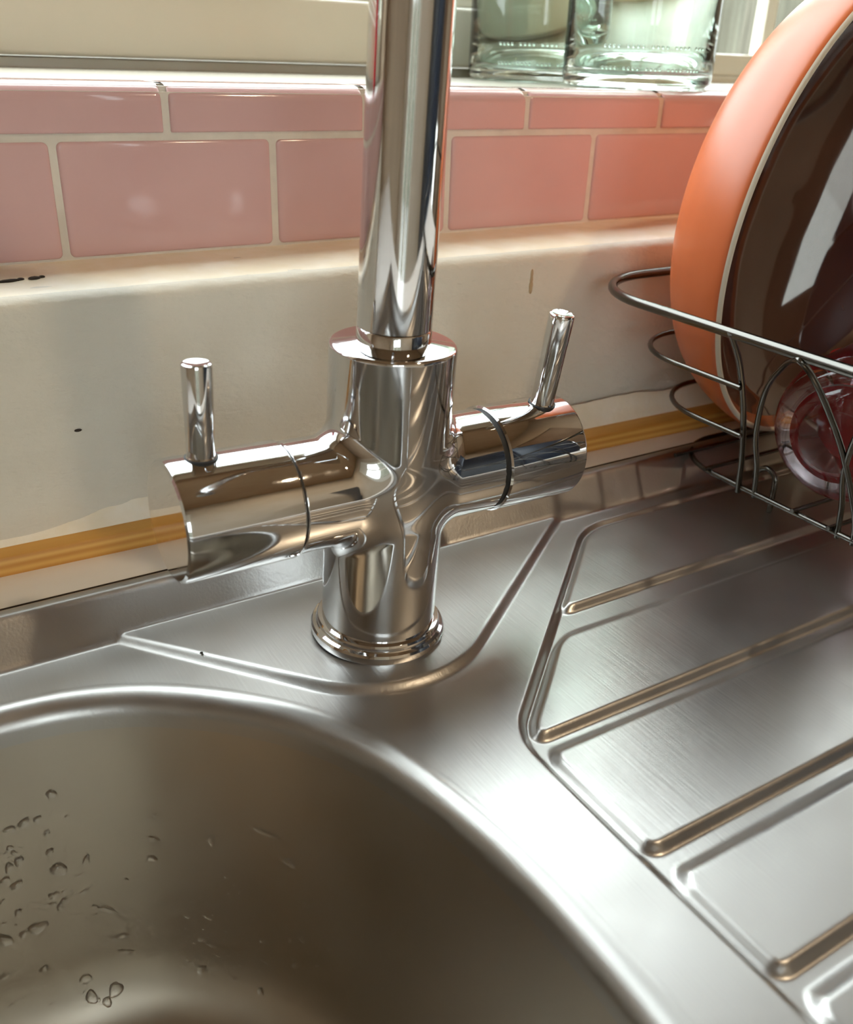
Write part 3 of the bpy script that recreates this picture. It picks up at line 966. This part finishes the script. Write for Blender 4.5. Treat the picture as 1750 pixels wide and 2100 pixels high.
# ------------------------------------------------------------------ the bowl on its edge
def bowl():
    n = Vector((0.135, -0.983, -0.123)).normalized()
    c = Vector((0.3065, 0.0260, 0.1425))
    b = tag(empty('bowl', c), 'big terracotta-orange bowl with glossy dark brown inside, standing on edge in rack', 'bowl')
    rot = Vector((0, 0, 1)).rotation_difference(n).to_matrix().to_4x4()
    R = 0.122
    ext = [(R, 0.0), (R + 0.0008, -0.003), (R - 0.0005, -0.012), (R - 0.005, -0.026), (R - 0.014, -0.040), (R - 0.030, -0.051), (R - 0.055, -0.056), (0.0, -0.057)]
    ext = [(p.x, p.y) for p in catmull([(r, z, 0) for r, z in ext], 6)]
    lathe('outer_glaze', ext, M_ORANGE, b, 160, rot, 80)
    inn = [(R - 0.0066, -0.0062), (R - 0.0105, -0.0105), (R - 0.0195, -0.020), (R - 0.037, -0.031), (R - 0.062, -0.0395), (0.03, -0.0445), (0.0, -0.046)]
    inn = [(p.x, p.y) for p in catmull([(r, z, 0) for r, z in inn], 6)]
    lathe('inner_glaze', inn, M_BROWN, b, 160, rot, 80)
    lathe('inner_band', [(R - 0.0022, 0.0), (R - 0.0040, -0.0026), (R - 0.0067, -0.0063)], M_BAND, b, 160, rot, 80)
    lathe('rim', [(R - 0.0024, -0.0004), (R - 0.0021, 0.0008), (R - 0.0014, 0.0013), (R - 0.0006, 0.0012), (R + 0.0001, 0.0006), (R + 0.0003, -0.0006)], M_RIM, b, 160, rot, 80)
bowl()

# ------------------------------------------------------------------ glass and cup in the rack
def tumbler():
    c = Vector((0.229, -0.036, 0.0555))
    ax = Vector((0.93, 0.26, -0.03)).normalized()
    t = tag(empty('drinking_glass', c), 'clear drinking glass lying on its side behind the arches, base to the viewer', 'glass')
    rot = Vector((0, 0, 1)).rotation_difference(ax).to_matrix().to_4x4()
    lathe('glass_wall', [(0, 0.0005), (0.010, 0.0), (0.018, 0.0012), (0.024, 0.0034), (0.0245, 0.0052), (0.0275, 0.0052), (0.0325, 0.0080), (0.0360, 0.0135), (0.0378, 0.022), (0.0385, 0.066), (0.0383, 0.0672), (0.0372, 0.0675), (0.0362, 0.066),
                         (0.0350, 0.026), (0.032, 0.018), (0.02, 0.0150), (0, 0.0145)], M_TUMBLER, t, 96, rot, 60)
tumbler()

def cup():
    c = Vector((0.318, 0.006, 0.0165))
    k = tag(empty('cup', c), 'red plastic cup half hidden behind the glass in the rack', 'cup')
    lathe('cup_wall', [(0, 0), (0.021, 0), (0.0225, 0.0015), (0.0255, 0.050), (0.026, 0.053), (0.0246, 0.053), (0.0215, 0.004), (0, 0.004)], M_RED, k, 64)
cup()

# ------------------------------------------------------------------ jars on the window board
def jar(name, loc, R, H, label):
    j = tag(empty(name, loc), label, 'jar', 'glass jars on the window board')
    w = 0.0024
    o = [(0, 0.003), (R * 0.6, 0.0022), (R - 0.010, 0.0006), (R - 0.006, 0.0), (R - 0.002, 0.0012), (R - 0.0005, 0.004), (R, 0.009), (R, H - 0.03), (R - 0.004, H - 0.018), (R - 0.012, H - 0.008), (R - 0.013, H)]
    i = [(R - 0.0155, H), (R - 0.0145, H - 0.009), (R - 0.0062, H - 0.02), (R - w, H - 0.03), (R - w, 0.012), (R - 0.006, 0.0085), (R - 0.012, 0.0075), (0, 0.0085)]
    lathe('glass_wall', o + i, M_JAR, j, 96, None, 60)
    bm = bmesh.new()
    for z, n0 in ((0.0115, 26), (0.0235, 24)):
        for k in range(n0):
            if (k * 7) % 5 == 0:
                continue
            a = math.radians(198 + 84 * k / n0)
            bmesh.ops.create_icosphere(bm, subdivisions=1, radius=0.0011, matrix=Matrix.Translation((R * math.cos(a), R * math.sin(a), z)))
    obj('embossed_dots', bm, M_JAR, j)
    return j
jar('glass_jar', (0.3085, 0.2155, Z_SILL + 0.0003), 0.0480, 0.17, 'clear glass jar at the front edge of the window board')
jar('glass_jar', (0.3095, 0.3240, Z_SILL + 0.0003), 0.0500, 0.17, 'clear glass jar further back, partly hidden behind the front jar')

# ------------------------------------------------------------------ stand-in for a person, and a bottle, seen only as reflections in the chrome
def person_standin():  # boxy shape added in place of a person's dark clothing, for the tap's reflections
    f = tag(empty('person_standin', (0.81, -0.865, RZ0)), 'unseen dark navy stand-in for a person, mirrored as the dark band in the tap', 'person_standin')
    box('standin_body', (-0.27, -0.26, 0.05), (0.27, 0.26, 1.36), M_NAVY, f, 0.008)
    box('door', (-0.268, 0.262, 0.06), (0.268, 0.295, 0.86), M_NAVY, f, 0.01)
    box('door', (-0.268, 0.262, 0.87), (0.268, 0.295, 1.355), M_NAVY, f, 0.01)
    for z in (0.45, 0.95):
        tube('handle', [(0.22, 0.295, z), (0.22, 0.322, z + 0.01), (0.22, 0.322, z + 0.28), (0.22, 0.295, z + 0.29)], 0.006, M_CHROME, f, 10)
    box('standin_foot', (-0.26, -0.25, 0.0), (0.26, 0.25, 0.05), M_DARKGAP, f)
person_standin()

def bottle():
    b = tag(empty('bottle', (-0.30, 0.27, Z_SILL + 0.0003)), 'red plastic bottle on the window board, mirrored on the left edge of the spout', 'bottle')
    lathe('bottle_body', [(0, 0), (0.030, 0), (0.034, 0.004), (0.034, 0.12), (0.030, 0.15), (0.014, 0.175), (0.013, 0.185), (0, 0.185)], M_RED, b, 48)
    lathe('cap', [(0, 0.185), (0.015, 0.185), (0.015, 0.215), (0.013, 0.218), (0, 0.218)], M_WHITE, b, 40)
bottle()

# ------------------------------------------------------------------ water droplets on the basin wall: x, y, z, wall normal, width and height in mm
DROPS = [
    (-0.1317,0.0115,-0.0389,-0.13,-0.99,0.10,3.78,3.62),(-0.1407,0.0125,-0.0385,-0.07,-0.99,0.10,1.47,1.21),(-0.1478,0.0117,-0.0490,-0.03,-0.99,0.10,4.70,2.70),(-0.1427,0.0116,-0.0479,-0.05,-0.99,0.10,4.05,3.68),
    (-0.1381,0.0112,-0.0483,-0.07,-0.99,0.10,2.98,2.94),(-0.1359,0.0103,-0.0556,-0.10,-0.99,0.10,2.16,3.72),(-0.1336,0.0096,-0.0594,-0.13,-0.99,0.10,1.30,1.00),(-0.1280,0.0097,-0.0508,-0.16,-0.98,0.10,1.92,1.72),
    (-0.1492,0.0109,-0.0569,-0.03,-0.99,0.10,2.59,2.24),(-0.1481,0.0106,-0.0598,-0.03,-0.99,0.10,1.95,3.24),(-0.1511,0.0108,-0.0587,-0.03,-0.99,0.10,1.08,1.25),(-0.1364,0.0094,-0.0643,-0.10,-0.99,0.10,3.06,3.01),
    (-0.1472,0.0101,-0.0640,-0.04,-0.99,0.10,3.06,5.02),(-0.1509,0.0101,-0.0653,-0.03,-0.99,0.10,2.63,5.29),(-0.1345,0.0083,-0.0732,-0.13,-0.99,0.10,6.20,5.86),(-0.1245,0.0066,-0.0726,-0.23,-0.97,0.10,2.65,5.84),
    (-0.1530,0.0096,-0.0702,-0.03,-0.99,0.10,3.97,2.79),(-0.1497,0.0091,-0.0740,-0.03,-0.99,0.10,4.21,3.57),(-0.1274,0.0066,-0.0786,-0.20,-0.97,0.10,3.79,1.03),(-0.1381,0.0074,-0.0846,-0.07,-0.99,0.10,3.83,3.37),
    (-0.1344,0.0071,-0.0841,-0.13,-0.99,0.10,1.35,1.29),(-0.1348,0.0067,-0.0885,-0.13,-0.99,0.10,3.17,2.87),(-0.1368,0.0066,-0.0908,-0.10,-0.99,0.10,2.50,3.67),(-0.1396,0.0071,-0.0883,-0.07,-0.99,0.10,4.54,1.30),
    (-0.1275,0.0057,-0.0869,-0.20,-0.97,0.10,3.16,2.08),(-0.1514,0.0078,-0.0868,-0.03,-0.99,0.10,2.72,3.38),(-0.1556,0.0088,-0.0792,-0.02,-0.99,0.10,2.01,1.80),(-0.1249,0.0043,-0.0954,-0.23,-0.97,0.10,2.29,2.37),
    (-0.1212,0.0030,-0.0977,-0.27,-0.96,0.10,6.89,3.17),(-0.1252,0.0039,-0.0995,-0.23,-0.97,0.10,2.54,1.59),(-0.1283,0.0044,-0.1004,-0.20,-0.97,0.10,1.39,1.33),(-0.1313,0.0053,-0.0973,-0.16,-0.98,0.10,1.15,1.32),
    (-0.1461,0.0066,-0.0968,-0.04,-0.99,0.10,7.13,5.02),(-0.1576,0.0077,-0.0895,-0.02,-0.99,0.10,2.50,1.57),(-0.1515,0.0067,-0.0974,-0.03,-0.99,0.10,2.53,3.18),(-0.1580,0.0069,-0.0970,-0.02,-0.99,0.10,4.83,6.09),
    (-0.1451,0.0061,-0.1012,-0.04,-0.99,0.10,1.39,1.33),(-0.1531,0.0073,-0.0922,-0.03,-0.99,0.10,1.14,1.31),(-0.1553,0.0071,-0.0945,-0.02,-0.99,0.10,0.92,1.05),(-0.0982,-0.0018,-0.0545,-0.49,-0.86,0.10,2.34,1.95),
    (-0.1001,-0.0009,-0.0564,-0.49,-0.86,0.10,2.35,1.72),(-0.1002,-0.0020,-0.0658,-0.49,-0.86,0.10,3.89,2.99),(-0.1014,-0.0017,-0.0692,-0.46,-0.88,0.10,1.09,1.00),(-0.1016,-0.0023,-0.0753,-0.49,-0.86,0.10,3.96,3.03),
    (-0.1115,0.0025,-0.0723,-0.36,-0.93,0.10,1.54,1.26),(-0.1071,0.0003,-0.0754,-0.42,-0.90,0.10,1.10,1.01),(-0.1079,-0.0001,-0.0821,-0.39,-0.92,0.10,1.34,1.28),(-0.1054,-0.0011,-0.0809,-0.42,-0.90,0.10,0.89,1.02),
    (-0.1120,0.0013,-0.0850,-0.36,-0.93,0.10,1.79,3.10),(-0.1104,0.0002,-0.0893,-0.39,-0.92,0.10,1.35,1.17),(-0.1102,-0.0003,-0.0926,-0.39,-0.92,0.10,1.13,1.04),(-0.1027,-0.0042,-0.0956,-0.46,-0.88,0.10,1.36,1.18),
    (-0.1202,0.0040,-0.0865,-0.27,-0.96,0.10,1.35,1.30),(-0.0813,-0.0150,-0.0644,-0.64,-0.77,0.10,2.76,5.38),(-0.0644,-0.0299,-0.0558,-0.74,-0.67,0.10,9.47,2.60),(-0.0761,-0.0190,-0.0609,-0.67,-0.74,0.10,0.95,1.09),
    (-0.0885,-0.0108,-0.0753,-0.58,-0.81,0.10,1.31,1.00),(-0.0587,-0.0385,-0.0666,-0.80,-0.60,0.10,5.19,3.58),(-0.0781,-0.0200,-0.0812,-0.67,-0.74,0.10,2.61,2.00),(-0.0758,-0.0226,-0.0844,-0.68,-0.72,0.10,1.97,1.76),
    (-0.0745,-0.0243,-0.0877,-0.68,-0.72,0.10,1.54,2.02),(-0.0781,-0.0212,-0.0894,-0.67,-0.74,0.10,1.54,1.02),(-0.0747,-0.0245,-0.0902,-0.68,-0.72,0.10,1.10,1.01),(-0.0538,-0.0456,-0.0674,-0.84,-0.53,0.10,0.93,1.42),
    (-0.0457,-0.0575,-0.0558,-0.89,-0.44,0.10,2.39,1.37),(-0.0553,-0.0452,-0.0767,-0.83,-0.55,0.10,1.47,1.45),(-0.0556,-0.0460,-0.0839,-0.83,-0.55,0.10,3.40,1.96),(-0.0493,-0.0559,-0.0791,-0.88,-0.46,0.10,2.92,1.92),
    (-0.0415,-0.0720,-0.0716,-0.95,-0.30,0.10,1.41,1.85),(-0.0899,-0.0125,-0.0956,-0.58,-0.81,0.10,3.38,1.55),(-0.1134,0.0002,-0.0994,-0.36,-0.93,0.10,2.07,1.32),(-0.1099,-0.0019,-0.1058,-0.39,-0.92,0.10,3.01,1.33),
    (-0.1088,-0.0021,-0.1034,-0.39,-0.92,0.10,1.85,1.19),(-0.1108,-0.0019,-0.1090,-0.39,-0.92,0.10,1.63,1.07),(-0.1226,0.0025,-0.1064,-0.27,-0.96,0.10,1.63,1.07),(-0.1154,0.0005,-0.1033,-0.34,-0.94,0.10,1.16,1.06),
    (-0.1201,0.0010,-0.1133,-0.31,-0.95,0.10,2.82,2.71),(-0.1166,-0.0001,-0.1125,-0.34,-0.94,0.10,3.99,2.70),(-0.0931,-0.0112,-0.1038,-0.56,-0.82,0.10,3.43,1.84),(-0.0860,-0.0164,-0.1033,-0.62,-0.78,0.10,4.09,1.57),
    (-0.0838,-0.0176,-0.0986,-0.64,-0.77,0.10,1.13,1.04),(-0.0842,-0.0177,-0.1016,-0.64,-0.77,0.10,1.36,1.04),(-0.0939,-0.0115,-0.1100,-0.56,-0.82,0.10,1.85,1.06),(-0.0881,-0.0157,-0.1098,-0.60,-0.79,0.10,1.61,1.06),
    (-0.0805,-0.0219,-0.1092,-0.67,-0.74,0.10,2.06,1.31),(-0.0889,-0.0157,-0.1147,-0.60,-0.79,0.10,4.64,3.47),(-0.0862,-0.0183,-0.1178,-0.62,-0.78,0.10,6.05,1.61),(-0.0936,-0.0122,-0.1145,-0.56,-0.82,0.10,2.10,1.07),
    (-0.0942,-0.0121,-0.1168,-0.56,-0.82,0.10,1.64,1.08),(-0.0917,-0.0140,-0.1175,-0.58,-0.81,0.10,1.64,1.21),(-0.0694,-0.0327,-0.1096,-0.72,-0.68,0.10,2.71,2.86),(-0.0578,-0.0460,-0.1016,-0.83,-0.55,0.10,3.30,2.78),
    (-0.0611,-0.0419,-0.1045,-0.80,-0.60,0.10,1.55,1.53),(-0.0490,-0.0590,-0.0896,-0.89,-0.44,0.10,1.27,2.68),(-0.0489,-0.0600,-0.0928,-0.89,-0.44,0.10,1.70,1.96),(-0.0513,-0.0568,-0.0997,-0.88,-0.46,0.10,1.95,2.24),
    (-0.1170,-0.0007,-0.1213,-0.34,-0.94,0.05,5.24,2.74),(-0.1296,0.0027,-0.1186,-0.16,-0.99,0.05,2.62,1.91),(-0.1287,0.0025,-0.1205,-0.20,-0.98,0.05,1.19,1.10),(-0.1230,0.0008,-0.1240,-0.27,-0.95,0.14,1.68,1.24),
    (-0.1459,0.0048,-0.1140,-0.04,-0.99,0.10,1.65,1.22),(-0.1472,0.0045,-0.1176,-0.04,-0.99,0.10,3.56,2.73),(-0.1610,0.0052,-0.1139,-0.02,-0.99,0.10,4.02,2.72),(-0.1480,0.0037,-0.1258,-0.03,-0.97,0.23,1.44,1.25),
    (-0.1454,0.0031,-0.1281,-0.04,-0.97,0.23,1.93,1.39),(-0.1334,0.0018,-0.1294,-0.13,-0.97,0.23,4.35,3.34),(-0.1343,0.0010,-0.1319,-0.12,-0.94,0.32,1.70,1.26),(-0.1613,0.0047,-0.1207,-0.02,-1.00,0.05,1.19,1.10),
    (-0.1615,0.0034,-0.1288,-0.02,-0.97,0.23,2.42,1.95),(-0.1579,0.0026,-0.1310,-0.02,-0.95,0.32,1.21,1.12),(-0.1471,0.0008,-0.1350,-0.04,-0.92,0.40,2.19,1.96),(-0.1234,-0.0034,-0.1371,-0.24,-0.84,0.48,5.12,7.01),
    (-0.1327,-0.0016,-0.1374,-0.14,-0.86,0.48,4.39,6.18),(-0.1275,-0.0045,-0.1407,-0.19,-0.81,0.56,3.92,3.94),(-0.1304,-0.0030,-0.1393,-0.14,-0.86,0.48,1.71,1.69),(-0.1347,-0.0001,-0.1349,-0.12,-0.91,0.40,1.46,1.26),
    (-0.0910,-0.0170,-0.1306,-0.57,-0.76,0.32,4.29,4.11),(-0.0969,-0.0125,-0.1299,-0.54,-0.78,0.32,2.15,1.92),(-0.0950,-0.0130,-0.1269,-0.55,-0.80,0.23,2.38,1.91),(-0.0878,-0.0205,-0.1329,-0.59,-0.74,0.32,1.67,1.23),
    (-0.0915,-0.0213,-0.1390,-0.54,-0.69,0.48,1.68,1.38),(-0.0928,-0.0221,-0.1414,-0.50,-0.66,0.56,0.96,1.11),(-0.0810,-0.0263,-0.1328,-0.64,-0.70,0.32,2.61,2.18),(-0.0810,-0.0230,-0.1223,-0.67,-0.73,0.14,2.10,1.07),
    (-0.0844,-0.0202,-0.1232,-0.63,-0.76,0.14,2.11,1.08),(-0.0699,-0.0336,-0.1209,-0.73,-0.69,0.05,3.92,1.33),(-0.0716,-0.0330,-0.1266,-0.71,-0.67,0.23,1.63,1.21),(-0.0735,-0.0326,-0.1305,-0.68,-0.67,0.32,1.41,1.22),
    (-0.0728,-0.0357,-0.1350,-0.67,-0.63,0.40,3.07,3.53),(-0.0607,-0.0446,-0.1168,-0.81,-0.57,0.10,2.95,2.87),(-0.0612,-0.0435,-0.1144,-0.81,-0.57,0.10,1.13,1.04),(-0.0549,-0.0528,-0.1113,-0.86,-0.50,0.10,1.56,1.28),
    (-0.0627,-0.0429,-0.1242,-0.79,-0.59,0.14,1.15,1.19),(-0.0774,-0.0271,-0.1261,-0.67,-0.71,0.23,1.64,1.21),(-0.0634,-0.0472,-0.1348,-0.75,-0.53,0.40,1.17,1.21),(-0.0840,-0.0317,-0.1435,-0.53,-0.56,0.63,1.20,1.10),
    (-0.0333,-0.0937,-0.0481,-0.97,-0.20,0.10,1.68,2.58)]

def droplets():
    rnd = random.Random(11)
    kinds = []
    for k in range(7):
        bm = bmesh.new()
        bmesh.ops.create_icosphere(bm, subdivisions=3, radius=1)
        ph = [rnd.uniform(0, 6.28) for _ in range(4)]
        for v in bm.verts:
            a = math.atan2(v.co.y, v.co.x)
            f = 1 + 0.13 * math.sin(2 * a + ph[0]) + 0.10 * math.sin(3 * a + ph[1]) + 0.05 * math.sin(5 * a + ph[2])
            v.co.x *= f
            v.co.y *= f
            if v.co.z < 0:
                v.co.z *= 0.25
            v.co.y -= 0.16 * max(v.co.z, 0)
        bmesh.ops.recalc_face_normals(bm, faces=bm.faces)
        me = bpy.data.meshes.new('water_droplet')
        bm.to_mesh(me)
        bm.free()
        me.polygons.foreach_set('use_smooth', [True] * len(me.polygons))
        me.materials.append(M_WATER)
        kinds.append(me)
    for i, (x, y, z, nx, ny, nz, w, h) in enumerate(DROPS):
        o = bpy.data.objects.new('water_droplet', kinds[i % 7])
        COL.objects.link(o)
        n = Vector((nx, ny, nz)).normalized()
        up = (Vector((0, 0, 1)) - n * n.z).normalized()
        ri = up.cross(n)
        t = rnd.uniform(-0.4, 0.4)
        ri, up = ri * math.cos(t) + up * math.sin(t), up * math.cos(t) - ri * math.sin(t)
        a, b = w * 0.0005, h * 0.0005
        c = 0.62 * min(a, b) + 0.00015
        p = Vector((x, y, z))
        o.matrix_world = Matrix(((ri.x * a, up.x * b, n.x * c, p.x), (ri.y * a, up.y * b, n.y * c, p.y), (ri.z * a, up.z * b, n.z * c, p.z), (0, 0, 0, 1)))
        tag(o, 'small clear water droplet clinging to the steel basin wall', 'water droplet', 'water droplets on the basin wall')
droplets()

def crumbs():
    for x, y, z, r in ((-0.0692, 0.0165, 0.0, 0.0007),):
        bm = bmesh.new()
        bmesh.ops.create_icosphere(bm, subdivisions=2, radius=r, matrix=Matrix.Diagonal((1.0, 0.7, 0.6, 1)))
        o = obj('crumb', bm, M_DIRT_SHADE)
        o.location = (x, y, z + r * 0.4)
        tag(o, 'tiny dark crumb on the raised steel deck left of the tap', 'crumb')
crumbs()
